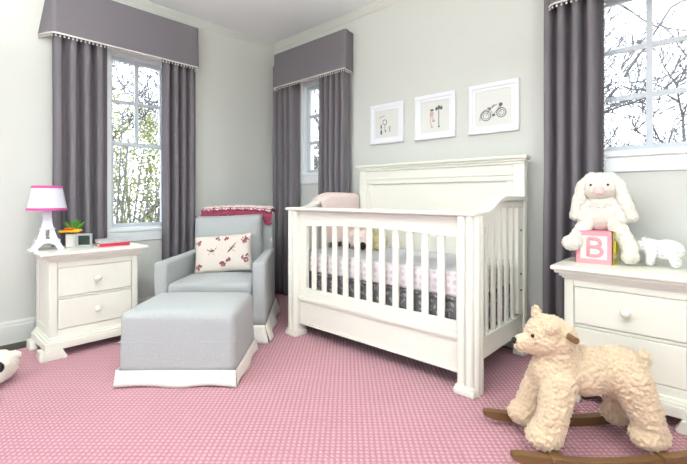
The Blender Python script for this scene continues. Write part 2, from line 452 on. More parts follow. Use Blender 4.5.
lampart = [('ink', [('t', [(.03, -.07), (.03, .05)], .0028), ('d', .03, .052, .032, .008), ('d', .012, .050, .011, .014), ('d', .048, .052, .012, .015), ('d', .03, .062, .010, .012), ('d', .03, -.072, .009, .006), ('d', -.022, .045, .016, .009)]),
           ('inkpink', [('d', -.024, .018, .018, .022), ('t', [(-.03, 0), (-.034, -.04), (-.02, -.075)], .003), ('d', -.01, -.03, .014, .009), ('t', [(-.02, .0), (-.006, -.03)], .003), ('d', -.022, -.072, .010, .006)])]
bike = [('ink', [('o', -.045, -.045, .030, .0028), ('o', -.045, -.045, .019, .0018), ('o', .05, -.035, .028, .0028), ('o', .05, -.035, .017, .0018), ('t', [(-.085, -.07), (-.08, -.03), (-.055, -.008), (-.02, -.01)], .0022), ('t', [(-.045, -.045), (-.02, -.005), (.022, .018)], .0022), ('t', [(-.02, -.005), (.0, -.045), (.035, .0), (.05, -.035)], .0022), ('d', -.026, .0, .014, .006), ('t', [(-.01, .005), (.008, .02)], .0025), ('d', .045, .014, .014, .013), ('d', .002, -.045, .011, .009), ('t', [(.04, -.01), (.05, .02)], .0024)])]
picture('leftmost of three white framed prints above the crib, with tiny sketched figures', -2.048, .335, girl)
picture('middle white framed print above the crib, showing a pink figure by a lamp post', -1.597, .345, lampart)
picture('rightmost white framed print above the crib, showing a grey motorbike sketch', -1.146, .350, bike)

# ================================================================ NIGHTSTANDS
def nightstand(label, loc, rz):
    """local: front faces -Y at y=0, back at y=+.42, centre x=0"""
    r = thing('nightstand', label, 'nightstand', loc, rz, 'matching white nightstands')
    f = M['furn']
    bm = bmesh.new(); hw = .255
    box(bm, -hw, -hw+.035, .0, .025, .10, .615, .003, 1); box(bm, hw-.035, hw, 0, .025, .10, .615, .003, 1)   # face stiles
    box(bm, -hw, hw, .012, .340, .10, .60)                                                                       # case core
    box(bm, -hw+.035, hw-.035, 0, .02, .552, .615, .002, 1); box(bm, -hw+.035, hw-.035, 0, .02, .10, .164, .002, 1)
    box(bm, -hw+.035, hw-.035, 0, .02, .354, .366, .0015, 1)
    # recessed side panels: stiles and rails on each flank
    for s in (-1, 1):
        x0, x1 = sorted((s*hw, s*(hw+.008)))
        box(bm, x0, x1, .005, .055, .12, .60, .002, 1); box(bm, x0, x1, .290, .340, .12, .60, .002, 1)
        box(bm, x0, x1, .055, .290, .55, .60, .002, 1); box(bm, x0, x1, .055, .290, .12, .18, .002, 1)
    to_obj('case', bm, f, r)
    bm = bmesh.new()                     # top with stepped cornice
    for (g, a, b, bv) in ((.316, .630, .653, .008), (.300, .615, .632, .005), (.282, .600, .617, .005), (.270, .589, .602, .003)):
        box(bm, -g, g, -(g-.255)*.9, .345, a, b, bv, 3)
    to_obj('top', bm, f, r)
    bm = bmesh.new()                     # plinth band
    for (g, a, b) in ((.292, .052, .098), (.282, .096, .112), (.270, .110, .124)):
        box(bm, -g, g, -(g-.255), -(g-.255)+.02+(g-.255), a, b, .004, 2)
        for s in (-1, 1):
            x0, x1 = sorted((s*g, s*(g-.02))); box(bm, x0, x1, -(g-.255)+.02+(g-.255)+.0005, .340, a, b, .004, 2)
    to_obj('plinth', bm, f, r)
    for s in (-1, 1):                    # bracket feet
        bm = bmesh.new(); o = s*.315
        prof = [(o, 0), (s*.185, 0), (s*.178, .012), (s*.190, .030), (s*.200, .052), (s*.293, .052), (s*.293, .040), (s*.306, .014), (o, .010)]
        extr(bm, prof, 'y', -.058, -.020, .002)
        prof = [(-.0195, 0), (.07, 0), (.076, .012), (.064, .030), (.055, .052), (-.0195, .052)]
        extr(bm, [(y, z) for y, z in prof], 'x', min(o, s*.275), max(o, s*.275), 0)
        to_obj('foot', bm, f, r)
        bm = bmesh.new(); prof = [(.345, 0), (.235, 0), (.231, .012), (.241, .030), (.250, .052), (.345, .052)]
        extr(bm, prof, 'x', min(o, s*.275), max(o, s*.275), 0); to_obj('foot', bm, f, r)
    for (z0, z1) in ((.370, .548), (.168, .350)):
        bm = bmesh.new(); w = .2155
        box(bm, -w, w, -.004, .014, z0, z1, .004, 2)
        d = to_obj('drawer', bm, f, r)
        bm = bmesh.new(); lathe(bm, [(.004, 0), (.011, .0), (.009, .006), (.008, .012), (.016, .017), (.021, .024), (.019, .031), (.010, .035), (.002, .036)], 20)
        bmesh.ops.rotate(bm, verts=bm.verts, cent=(0, 0, 0), matrix=Matrix.Rotation(PI/2, 3, 'X'))
        bmesh.ops.translate(bm, verts=bm.verts, vec=(0, -.003, (z0+z1)/2+.002))
        to_obj('knob', bm, M['furn'], d, smooth=True)
    return r
nightstand('white two-drawer nightstand by the left wall, carrying the tower lamp and books', (-3.05, .905, .004), PI/2)
nightstand('white two-drawer nightstand at the right edge, carrying the plush rabbit and letter block', (-.320, 2.29, .004), 0)
NT = .657    # table top height

# ================================================================ LAMP
lamp = thing('table_lamp', 'white tower-shaped table lamp with pink-edged shade on the left nightstand', 'lamp', (-3.255, .675, NT), math.radians(80))
bm = bmesh.new()
def wz(z):   # half width of the tower
    tb = [(0, .092), (.03, .076), (.058, .063), (.064, .058), (.10, .045), (.132, .036), (.138, .034), (.19, .024), (.25, .019), (.27, .017)]
    for (a, p), (b, q) in zip(tb, tb[1:]):
        if z <= b: return p+(q-p)*(z-a)/(b-a)
    return tb[-1][1]
for sx in (-1, 1):
    for sy in (-1, 1):
        zs = [0, .015, .028, .037, .044, .0451, .058, .070, .0711, .10, .127, .1281, .145, .17, .20, .262]
        for za, zb in zip(zs, zs[1:]):
            def lp(z):
                h = wz(z); op = .052*math.sqrt(max(0, 1-(z/.045)**2)) if z < .045 else (.011 if .071 < z < .128 else 0)
                t = h-op
                return [(sx*h, sy*h, z), (sx*(h-t), sy*h, z), (sx*(h-t), sy*(h-t), z), (sx*h, sy*(h-t), z)]
            frust(bm, lp(za), lp(zb))
for z0, z1, e in ((.056, .064, .006), (.130, .138, .005), (.192, .197, .004), (.0, .006, .003)):
    h = wz(z0)+e
    if z0 > 0: box(bm, -h, h, -h, h, z0, z1, .0015, 1)
    else:
        for sx in (-1, 1):
            for sy in (-1, 1): box(bm, *sorted((sx*h, sx*(h-.045))), *sorted((sy*h, sy*(h-.045))), z0, z1, .0015, 1)
to_obj('tower_base', bm, M['lampw'], lamp)
bm = bmesh.new(); lathe(bm, [(.006, .26), (.006, .30), (.014, .305), (.014, .33), (.003, .335)], 12); to_obj('socket', bm, M['silver'], lamp)
bm = bmesh.new()
lathe(bm, [(.110, .262), (.083, .408), (.081, .408), (.108, .262)], 48, cap=False)
sh = to_obj('lamp_shade', bm, M['shade'], lamp, smooth=True, ang=40)
for zz, ra, rb in ((.256, .1135, .1105), (.400, .0865, .0840)):
    bm = bmesh.new(); lathe(bm, [(ra, zz), (rb, zz+.016), (rb-.006, zz+.016), (ra-.006, zz), (ra, zz)], 48, cap=False)
    to_obj('ribbon', bm, M['hotpink'], sh, smooth=True, ang=40)['label'] = 'pink ribbon edge'

# vase of flowers
vs = thing('flower_vase', 'small square white vase of yellow flowers and green sprigs beside the lamp', 'vase', (-3.300, .822, NT), math.radians(70))
bm = bmesh.new(); box(bm, -.030, .030, -.026, .026, 0, .088, .004, 2); to_obj('vase', bm, M['ceramic'], vs)
bm = bmesh.new(); rnd = random.Random(3)
for k in range(20):
    a = rnd.random()*2*PI; t = rnd.uniform(.15, .75); L_ = rnd.uniform(.07, .12)
    d = Vector((math.cos(a)*math.sin(t)*.9+.10, math.sin(a)*math.sin(t)*.5+.1, math.cos(t))).normalized(); o = Vector((.008, 0, .09)); side = d.cross(Vector((0, 1, .2))).normalized()*.008
    pr = None
    for i in range(6):
        w = math.sin(PI*(i+.3)/6)*1.0; c = o+d*L_*i/5+Vector((0, 0, -.012*(i/5)**2)); q = (bm.verts.new(c-side*w), bm.verts.new(c+side*w+Vector((0, .002, 0))))
        if pr: bm.faces.new((pr[0], pr[1], q[1], q[0]))
        pr = q
lf = to_obj('foliage', bm, M['leaf'], vs, smooth=True); sm = lf.modifiers.new('Solidify', 'SOLIDIFY'); sm.thickness = .001
for (fx, fy, fz, fr, mm) in ((-.030, -.02, .104, .040, 'petal'), (.018, -.03, .104, .038, 'petal'), (-.008, -.012, .122, .034, 'petal2'), (.040, -.02, .112, .026, 'petal')):
    bm = bmesh.new()
    for k in range(9):
        a = 2*PI*k/9; d = Vector((math.cos(a), math.sin(a), .18))
        sphere(bm, Vector((fx, fy, fz))+d*fr*.6, fr*.5, 2, (1, .5, .42), Matrix.Rotation(a, 3, 'Z'))
    sphere(bm, (fx, fy, fz+.006), fr*.28, 2)
    to_obj('flower', bm, M[mm], vs, smooth=True)

# small silver picture frame
pf = thing('photo_frame', 'small silver tabletop frame with a dark picture, beside the yellow flowers', 'photo frame', (-3.225, .880, NT), math.radians(66))
bm = bmesh.new(); w, h = .048, .046
for a in ((-w, w, 0, .014), (-w, w, 2*h-.014, 2*h)): box(bm, a[0], a[1], -.012, .012, a[2], a[3], .002, 1)
for a in ((-w, -w+.014), (w-.014, w)): box(bm, a[0], a[1], -.012, .012, .014, 2*h-.014, .002, 1)
to_obj('frame', bm, M['silver'], pf)
bm = bmesh.new(); box(bm, -w+.012, w-.012, -.004, .008, .012, 2*h-.012); to_obj('picture', bm, M['screen'], pf)
bm = bmesh.new(); frust(bm, [(-.01, .012, .001), (.01, .012, .001), (.01, .05, .001), (-.01, .05, .001)], [(-.01, .011, .06), (.01, .011, .06), (.01, .014, .06), (-.01, .014, .06)]); to_obj('stand', bm, M['silver'], pf)

def book(label, loc, rz, w, d, h, m):
    r = thing('book', label, 'book', loc, rz, 'books on the left nightstand')
    bm = bmesh.new(); box(bm, -w/2, w/2, -d/2, d/2, 0, .0025); box(bm, -w/2, w/2, -d/2, d/2, h-.0025, h); box(bm, -w/2, w/2, -d/2-.001, -d/2+.003, 0, h, .001, 1)
    to_obj('cover', bm, m, r)
    bm = bmesh.new(); box(bm, -w/2+.003, w/2-.003, -d/2+.003, d/2-.004, .0025, h-.0025); to_obj('pages', bm, M['paper'], r)
book('red hardback book lying flat at the right end of the nightstand, bottom of its pair', (-3.19, 1.045, NT), math.radians(86), .19, .14, .021, M['red'])
book('grey patterned book lying on top of the red book', (-3.195, 1.040, NT+.0212), math.radians(92), .175, .13, .024, M['bookgrey'])

# ================================================================ CRIB
crib = thing('crib', 'white wooden baby crib with slatted sides and panelled headboard', 'crib', (0, 0, .004))
f = M['furn']
cx0, cx1 = -2.325, -.895
yf, yb = 1.95, 2.70
def slab(name, args, bev=.004, m=None, parent=None, seg=2):
    bm = bmesh.new()
    for a in args: box(bm, *a, bev, seg)
    return to_obj(name, bm, m or f, parent or crib)
# front legs: square stile with rounded pilasters
for s, cx in ((-1, cx0+.05), (1, cx1-.05)):
    bm = bmesh.new()
    box(bm, cx-.050, cx+.046, yf-.005, yf+.078, .0, .900, .006, 2)
    n = 10
    for (ox, oy, rr) in ((-.022, -.006, .022), (.022, -.006, .022), (s*.044, .018, .020), (s*.044, .056, .020)):
        lathe(bm, [(rr, 0), (rr, .9)], 20, (cx+ox, yf+oy, 0))
    box(bm, cx-.056, cx+.056, yf-.036, yf+.086, .0, .035, .008, 2)
    box(bm, cx-.050, cx+.050, yf-.030, yf+.082, .035, .048, .005, 2)
    to_obj('leg', bm, f, crib, smooth=True, ang=35)
# front rail with a gently arched lower edge + cap
bm = bmesh.new(); X0, X1 = cx0+.095, cx1-.095; n = 24
top = [(X1, .895), (X0, .895)]; low = []
for i in range(n+1):
    u = i/n; low.append((X0+(X1-X0)*u, .785+.022*math.sin(PI*u)))
extr(bm, low+top, 'y', yf+.018, yf+.052, 0)
box(bm, X0, X1, yf+.012, yf+.058, .880, .897, .004, 2)
to_obj('front_rail', bm, f, crib)
slab('rail_cap', [(cx0-.010, cx1+.010, yf-.034, yf+.088, .900, .922)], .008, seg=3)
# stiles beside the posts
OX0, OX1 = -2.165, -1.012
slab('front_stile', [(X0, OX0, yf+.020, yf+.050, .28, .80)], .003); slab('front_stile', [(OX1, X1, yf+.020, yf+.050, .28, .80)], .003)
pitch = (OX1-OX0)/12
for i in range(1, 12):
    x = -2.096+.099*(i-1)
    slab('slat', [(x-.0215, x+.0215, yf+.028, yf+.042, .32, .815)], .004)
slab('bottom_rail', [(X0, X1, yf+.018, yf+.052, .290, .348), (X0, X1, yf+.004, yf+.060, .262, .291), (X0, X1, yf+.010, yf+.056, .250, .263)], .006)
bm = bmesh.new(); box(bm, X0, X1, yf+.022, yf+.046, .085, .258, .003, 1); box(bm, X0, X1, yf+.016, yf+.05, .085, .100, .004, 2)
to_obj('front_panel', bm, f, crib)
# ends
for s, xe in ((-1, cx0+.028), (1, cx1-.028)):
    bm = bmesh.new(); ya, yz = yf+.080, yb-.04; n = 26; up = []; lo = []
    for i in range(n+1):
        y = ya+(yz-ya)*i/n
        t = min(1, max(0, (y-2.06)/(2.32-2.06))); e = t*t*(3-2*t)
        up.append((y, .920+.080*e)); lo.append((y, .835+.100*e))
    extr(bm, lo+[(y, z-.02) for y, z in up[::-1]], 'x', xe-.016, xe+.016)
    o = to_obj('side_rail', bm, f, crib)
    bm = bmesh.new(); extr(bm, [(y, z-.022) for y, z in up]+up[::-1], 'x', xe-.040, xe+.040, 0); to_obj('side_cap', bm, f, crib)
    slab('side_bottom_rail', [(xe-.014, xe+.014, ya, yz, .150, .258), (xe-.018, xe+.018, ya, yz, .256, .268)], .004)
    slab('side_stile', [(xe-.014, xe+.014, ya, ya+.020, .28, .86)], .003); slab('side_stile', [(xe-.014, xe+.014, yz-.090, yz, .28, .93)], .003)
    y0 = ya+.020; y1 = yz-.090; m_ = 5; p = (y1-y0)/(m_+1-.5)
    for i in range(1, m_+1):
        y = y0+p*i-.012
        t = min(1, max(0, (y-2.06)/.26)); e = t*t*(3-2*t)
        slab('slat', [(xe-.008, xe+.008, y-.0205, y+.0205, .26, .86+.09*e)], .004)
    for z in (.42, .52, .79):
        bm = bmesh.new(); sphere(bm, (xe+s*.014, yz-.045, z), .007, 2); to_obj('bolt', bm, M['dark'], crib, smooth=True)
# headboard
cxl = cx0; cx0, cx1 = -2.245, -.897
bm = bmesh.new()
for xa, xb in ((cx0, cx0+.075), (cx1-.075, cx1)):
    box(bm, xa, xb, yb-.052, yb, 0, 1.215, .006, 2)
box(bm, cx0+.07, cx1-.07, yb-.045, yb-.010, 1.10, 1.215, .004, 2); box(bm, cx0+.07, cx1-.07, yb-.045, yb-.010, .16, .42, .004, 2)
box(bm, cx0+.07, cx0+.12, yb-.040, yb-.012, .40, 1.11, .003, 1); box(bm, cx1-.12, cx1-.07, yb-.040, yb-.012, .40, 1.11, .003, 1)
to_obj('headboard', bm, f, crib)
slab('headboard_panel', [(cx0+.10, cx1-.10, yb-.028, yb-.014, .38, 1.12)], .002)
bm = bmesh.new()
for (g, a, b) in ((.0, 1.205, 1.222), (.010, 1.222, 1.238), (.022, 1.238, 1.258)):
    box(bm, cx0-g, cx1+g, yb-.058-g, yb+min(g, .012), a, b, .005, 2)
box(bm, cx0+.075, cx1-.075, yb-.052, yb-.045, 1.135, 1.150, .003, 2)
to_obj('headboard_cap', bm, f, crib)

cx0, cx1 = cxl, -.895
# mattress with sheet, and printed skirt below
mt = thing('mattress', 'crib mattress dressed in a pale pink patterned sheet', 'mattress', (0, 0, 0))
mx0, mx1, my0, my1 = cx0+.055, cx1-.055, yf+.065, yb-.062
bm = bmesh.new(); box(bm, mx0, mx1, my0, my1, .462, .600, .022, 4); to_obj('fitted_sheet', bm, M['sheet'], mt, smooth=True, ang=50)
bm = bmesh.new(); box(bm, mx0+.02, mx1-.02, my0+.015, my1-.015, .590, .606, .007, 2); to_obj('top_sheet', bm, M['sheettop'], mt, smooth=True, ang=50)
sk = thing('crib_skirt', 'dark grey printed fabric crib skirt hanging under the mattress', 'crib skirt')
bm = bmesh.new(); box(bm, mx0, mx1, my0, my1, .447, .461); to_obj('deck', bm, M['skirtgrey'], sk)
for (pa, pb) in (((mx0, my0), (mx1, my0)), ((mx1-.01, my0), (mx1-.01, my1)), ((mx0+.01, my0), (mx0+.01, my1))):
    bm = bmesh.new(); L_ = math.dist(pa, pb); n = int(L_/.012); prev = None
    dx, dy = (pb[0]-pa[0])/L_, (pb[1]-pa[1])/L_
    for i in range(n+1):
        u = i/n; row = []
        for j in range(7):
            w = j/6; d = (.012*math.sin(u*L_*60)+.006*math.sin(u*L_*23))*w - (.0 if dy == 0 else 0)
            ins = .012 if dy == 0 else (-.010 if pa[0] > -1.5 else .010)
            row.append(bm.verts.new((pa[0]+dx*u*L_+(-dy*d if dy else 0)+(ins if dy else 0), pa[1]+dy*u*L_+(d+ins if dx else 0), (.450-.300*w))))
        if prev:
            for j in range(6): bm.faces.new((prev[j], row[j], row[j+1], prev[j+1]))
        prev = row
    o = to_obj('fabric_drop', bm, M['skirtgrey'], sk, smooth=True)
    o.modifiers.new('Solidify', 'SOLIDIFY').thickness = .003

# pink quilt folded over the far end rail
xe = cx0+.028
bl = thing('baby_blanket', 'pale pink baby blanket folded over the left end rail of the crib', 'blanket', (0, 0, -.008))
bm = bmesh.new(); prof = []
def drape(off, dz):
    pts = [(xe-.048-off, .80), (xe-.050-off, .90), (xe-.052-off, .975+dz*.3)]
    for k in range(9):
        a = PI-PI*k/8; pts.append((xe+(.052+off)*math.cos(a), 1.002+(.022+off)*math.sin(a)+dz))
    pts += [(xe+.052+off, .95), (xe+.056+off, .85), (xe+.066+off, .75), (xe+.085+off, .66)]
    return pts
ys = [2.20+(.43)*k/16 for k in range(17)]
outer = []; inner = []
for k, y in enumerate(ys):
    t = min(1, max(0, (y-2.06)/.26)); e = t*t*(3-2*t); lift = -.080*(1-e)
    wv = .004*math.sin(y*40)
    outer.append([bm.verts.new((x+wv, y, z+(lift if z > .88 else 0))) for x, z in drape(.014+.006*math.sin(PI*k/16), 0.002)])
    inner.append([bm.verts.new((x+wv, y, z+(lift if z > .88 else 0))) for x, z in drape(.002, -.006)])
for g in (outer, inner):
    for a, b in zip(g, g[1:]):
        for i in range(len(a)-1): bm.faces.new((a[i], a[i+1], b[i+1], b[i]))
for i in range(len(outer[0])-1):
    for k in (0, -1): bm.faces.new((outer[k][i], outer[k][i+1], inner[k][i+1], inner[k][i]))
for k in range(len(ys)-1):
    for i in (0, -1): bm.faces.new((outer[k][i], outer[k+1][i], inner[k+1][i], inner[k][i]))
to_obj('folded_cloth', bm, M['pinkfab'], bl, smooth=True, ang=60)

# plush toys inside the crib
tp = thing('plush_toy', 'pink plush toy with dark feet sitting in the crib behind the slats', 'plush toy', (-2.03, 2.40, .608), math.radians(20))
bm = bmesh.new(); sphere(bm, (0, 0, .075), .072, 3, (1, .9, 1)); sphere(bm, (0, -.005, .18), .055, 3)
for s in (-1, 1):
    sphere(bm, (s*.04, 0, .235), .022, 2); capsule(bm, (s*.045, -.03, .03), .028, (s*.06, -.09, .028), .024); capsule(bm, (s*.05, -.02, .12), .022, (s*.08, -.05, .07), .018)
organic('body', bm, .008, M['pinkfab'], tp, .003, 60)
for s in (-1, 1):
    bm = bmesh.new(); sphere(bm, (s*.062, -.110, .032), .027, 2, (1, .7, 1.15)); to_obj('foot', bm, M['black'], tp, smooth=True)
tp = thing('plush_toy', 'small tan plush toy in the crib, right of the pink plush', 'plush toy', (-1.87, 2.44, .608), math.radians(-10))
bm = bmesh.new(); sphere(bm, (0, 0, .06), .058, 3); sphere(bm, (0, -.01, .145), .045, 3)
for s in (-1, 1): sphere(bm, (s*.034, 0, .185), .016, 2); capsule(bm, (s*.03, -.03, .025), .022, (s*.045, -.07, .025), .02)
organic('body', bm, .008, M['tanplush'], tp, .003, 60)

# ================================================================ OTTOMAN
def slipcover_body(name, b0, t0, zb, zt, parent, crown=.02, bev=.035, m=None):
    """b0/t0: 4 corners (x,y) bottom/top, tapered; domed top, rounded edges"""
    bm = bmesh.new()
    frust(bm, [(x, y, zb) for x, y in b0], [(x, y, zt) for x, y in t0])
    bm.edges.ensure_lookup_table()
    es = [e for e in bm.edges if not all(abs(v.co.z-zb) < 1e-5 for v in e.verts)]
    bmesh.ops.bevel(bm, geom=es, offset=bev, segments=5, profile=.5, affect='EDGES')
    bmesh.ops.subdivide_edges(bm, edges=[e for e in bm.edges if e.calc_length() > .1], cuts=8, use_grid_fill=True)
    bmesh.ops.triangulate(bm, faces=[f_ for f_ in bm.faces if len(f_.verts) > 4])
    cx = sum(p[0] for p in t0)/4; cy = sum(p[1] for p in t0)/4; hx = max(p[0] for p in t0)-cx; hy = max(p[1] for p in t0)-cy
    for v in bm.verts:
        if v.co.z > zt-.02:
            k = max(0, 1-((v.co.x-cx)/hx)**2)*max(0, 1-((v.co.y-cy)/hy)**2); v.co.z += crown*k
        v.co += .003*Vector((noise.noise(v.co*9), noise.noise(v.co*9+Vector((7, 0, 0))), noise.noise(v.co*7)))
    return to_obj(name, bm, m or M['linen'], parent, smooth=True)
def skirt(parent, path, z0, z1, flare, closed=True, m=None, seed=0, name='skirt', wave=.008):
    """hem band following path (list of x,y corners), flares outwards towards z0, with soft waves"""
    n = len(path); cx = sum(p[0] for p in path)/n; cy = sum(p[1] for p in path)/n
    segs = n if closed else n-1
    for k in range(segs):
        a = Vector((*path[k], 0)); b = Vector((*path[(k+1) % n], 0)); d = b-a; L_ = d.length; d.normalize(); nn = Vector((d.y, -d.x, 0))
        if nn.dot(Vector(((a.x+b.x)/2-cx, (a.y+b.y)/2-cy, 0))) < 0: nn = -nn
        bm = bmesh.new(); pv = None; N_ = 30
        for i in range(N_+1):
            u = i/N_; row = []
            for j in range(6):
                w = j/5
                ext = flare*w*(.9)*(2*u-1)      # corners spread
                off = flare*w + wave*w*math.sin(u*L_*21+seed+k*2)*1.0
                z = z1+(z0-z1)*w + (.004*math.sin(u*L_*16+k)+.004)*w
                row.append(bm.verts.new(a+d*(u*L_+ext)+nn*(.004+off)+Vector((0, 0, z))))
            if pv:
                for j in range(5): bm.faces.new((pv[j], row[j], row[j+1], pv[j+1]))
            pv = row
        o = to_obj(name, bm, m or M['cream'], parent, smooth=True)
        o.modifiers.new('Solidify', 'SOLIDIFY').thickness = .003
ot = thing('ottoman', 'grey linen slipcovered ottoman with a cream skirt in front of the armchair', 'ottoman', LD(-.878, 2.155, .004), A0+math.radians(.5))
bt = [(-.312, 0), (.312, 0), (.312, .50), (-.312, .50)]
tt = [(-.303, .008), (.303, .008), (.303, .49), (-.303, .49)]
slipcover_body('cushion_body', bt, tt, .075, .388, ot, .022, .040)
bm = bmesh.new()
pth = []
for (x, y) in ((-.3135, -.0015), (.3135, -.0015), (.3135, .5015), (-.3135, .5015), (-.3135, -.0015)): pth.append((x*.972, .25+(y-.25)*.972, .232))
tube(bm, pth, .003, 6); to_obj('seam_piping', bm, M['linen'], ot)
skirt(ot, bt, .003, .088, .010, m=M['cream'], seed=1, wave=.006)

# ================================================================ ARMCHAIR
ch = thing('armchair', 'grey linen slipcovered nursery armchair in the corner, behind the ottoman', 'armchair', LD(-.925, 2.83, .004), A0)
FW, RW, DP = .385, .325, .80          # half width front / rear, depth
def quad(xl0, xl1, y0, y1, sh=0):     # tapered in plan
    def hx(x, y):
        k = (FW+(RW-FW)*y/DP)/FW
        return x*k
    return [(hx(xl0, y0), y0), (hx(xl1, y0), y0), (hx(xl1, y1), y1), (hx(xl0, y1), y1)]
b_ = quad(-.385, .385, .0, .78)
slipcover_body('base', quad(-.30, .30, .025, .72), quad(-.30, .30, .025, .72), .09, .30, ch, 0, .02)
for s in (-1, 1):
    q = quad(*sorted((s*.385, s*.295)), 0, .74)
    bm = bmesh.new()
    frust(bm, [(x, y, .09) for x, y in q], [(x, y, .545+.018*(y/.74)) for x, y in q])
    es = [e for e in bm.edges if not all(abs(v.co.z-.09) < 1e-5 for v in e.verts)]
    bmesh.ops.bevel(bm, geom=es, offset=.022, segments=4, profile=.5, affect='EDGES')
    bmesh.ops.subdivide_edges(bm, edges=[e for e in bm.edges if e.calc_length() > .12], cuts=6, use_grid_fill=True)
    for v in bm.verts: v.co += .003*Vector((noise.noise(v.co*8), 0, noise.noise(v.co*8+Vector((3, 3, 0)))))
    to_obj('arm', bm, M['linen'], ch, smooth=True)
slipcover_body('seat_cushion', quad(-.292, .292, -.005, .60), quad(-.288, .288, -.005, .60), .295, .400, ch, .018, .030)
# leaning back
def back(name, hw0, hw1, y0, y1, z0, z1, lean, bev, m=None, crown=0):
    bm = bmesh.new()
    frust(bm, [(-hw0, y0, z0), (hw0, y0, z0), (hw0, y1, z0), (-hw0, y1, z0)], [(-hw1, y0+lean, z1), (hw1, y0+lean, z1), (hw1, y1+lean*.8, z1), (-hw1, y1+lean*.8, z1)])
    bmesh.ops.bevel(bm, geom=[e for e in bm.edges if not all(abs(v.co.z-z0) < 1e-5 for v in e.verts)], offset=bev, segments=5, profile=.5, affect='EDGES')
    bmesh.ops.subdivide_edges(bm, edges=[e for e in bm.edges if e.calc_length() > .1], cuts=7, use_grid_fill=True)
    for v in bm.verts:
        u = v.co.x/hw1
        if crown and v.co.y < (y0+y1)/2+lean*(v.co.z-z0)/(z1-z0): v.co.y -= crown*max(0, 1-u*u)*math.sin(PI*min(1, max(0, (v.co.z-z0)/(z1-z0))))
        v.co += .004*Vector((noise.noise(v.co*7), noise.noise(v.co*7+Vector((9, 0, 0))), 0))
    return to_obj(name, bm, m or M['linen'], ch, smooth=True)
back('backrest', .322, .318, .62, .78, .09, .872, .07, .03)
bm = bmesh.new()
cushion(bm, .57, .50, .17, 26, 24, 3.2, Matrix.Translation((-.032, .588, .598)) @ Matrix.Rotation(math.radians(79), 4, 'X') @ Matrix.Rotation(math.radians(2), 4, 'Z'), .015, .006, 3)
to_obj('back_cushion', bm, M['linen'], ch, smooth=True)
skirt(ch, b_, .003, .115, .038, m=M['cream'], seed=4, wave=.012)

# floral pillow
pw = thing('throw_pillow', 'small cream lumbar pillow with a maroon floral and bird print on the armchair', 'pillow', LD(-.925-.012, 2.83+.380, .560), A0)
Mp = Matrix.Rotation(math.radians(72), 4, 'X') @ Matrix.Rotation(math.radians(5), 4, 'Z')
bm = bmesh.new(); cushion(bm, .455, .300, .11, 26, 20, 2.4, Mp, .05, .002, 8); pc = to_obj('pillow_case', bm, M['pillow'], pw, smooth=True)

def on(u, v): # point on front sheet of the pillow
    k = max(0, 1-abs(u)**2.4)*max(0, 1-abs(v)**2.4); t = .055*k**.45
    return Mp @ Vector((u*.2275*(1-.05*(1-v*v)), v*.150*(1-.05*(1-u*u)), t+.0005))
def blot(b, u, v, r):
    c = on(u, v); e = on(u+.02, v); g = on(u, v+.03); n_ = (e-c).cross(g-c).normalized()
    rot = n_.to_track_quat('Z', 'Y').to_matrix()
    sphere(b, c, r, 1, (1, 1, .14), rot)
M['flr'] = mat('print_rose', (168, 92, 112), .95, .3, 60)
rnd = random.Random(9)
M['brd'] = mat('print_bird', (150, 112, 96), .95, .5, 90)
for (u, v, sc) in ((-.82, .60, 1.5), (.80, .60, 1.9), (.82, -.38, 2.0), (-.84, -.62, 1.7), (-.15, .76, 1.0), (.16, .74, 1.1), (.02, -.62, 1.4), (.24, -.44, 1.1)):
    bm = bmesh.new()
    for k in range(int(12*sc)):
        a = rnd.random()*2*PI; q = rnd.random()**.5
        blot(bm, max(-.95, min(.95, u+.065*sc*q*math.cos(a))), max(-.9, min(.9, v+.105*sc*q*math.sin(a))), rnd.uniform(.004, .0105))
    to_obj('printed_flower', bm, M['flr'], pc, smooth=True)
for (ou, ov, up) in ((-.36, .08, 0), (.36, .16, 1)):
    bm = bmesh.new()
    if not up: pts = [(-.14, .10, .006), (-.10, .06, .005), (-.05, .03, .008), (.0, .02, .010), (.05, .02, .009), (.10, .05, .006), (.15, .14, .006), (.18, .22, .004), (-.06, -.08, .004), (-.09, -.16, .004), (.04, -.08, .004), (.08, -.17, .004), (.02, .10, .006), (-.02, .15, .004)]
    else: pts = [(-.10, -.12, .008), (-.06, -.06, .009), (-.02, .0, .010), (.02, .08, .009), (.06, .16, .007), (.10, .24, .006), (.14, .30, .004), (-.14, -.18, .005), (.04, -.10, .005), (.10, -.16, .004), (.10, .06, .005), (-.08, .08, .004)]
    for (u, v, r_) in pts: blot(bm, ou+u, ov+v, r_)
    to_obj('printed_bird', bm, M['brd'], pc, smooth=True)

# crocheted throw on the back
tb = thing('throw_blanket', 'maroon scalloped crochet throw laid over the top of the armchair back', 'blanket', LD(-.925, 2.83, .004), A0)
bm = bmesh.new(); nx_ = 60; rowsv = []
sec = [(.668, .838), (.672, .868), (.690, .885), (.73, .892), (.80, .890), (.850, .880), (.868, .84), (.878, .76)]
for i in range(nx_+1):
    x = -.285+.600*i/nx_; row = []
    drop = .0
    if i/nx_ > .86: drop = .045*min(1, (i/nx_-.86)/.06)
    for j, (y, z) in enumerate(sec):
        sc = abs(math.sin(i*PI/7.5)); dz = 0; dy = 0
        if j == 0: dz = -.002-.020*sc-drop*1.4; dy = -.006
        if j == 1: dz = -.004*sc-drop*.2; dy = -.004
        row.append(bm.verts.new((x, y+dy+.004*noise.noise(Vector((x*30, y*30, 0))), z+dz+.016*(1-((x-.015)/.3)**2)+.012*noise.noise(Vector((x*14, y*20, 2)))+.003)))
    rowsv.append(row)
for a, b in zip(rowsv, rowsv[1:]):
    for j in range(len(sec)-1): bm.faces.new((a[j], b[j], b[j+1], a[j+1]))
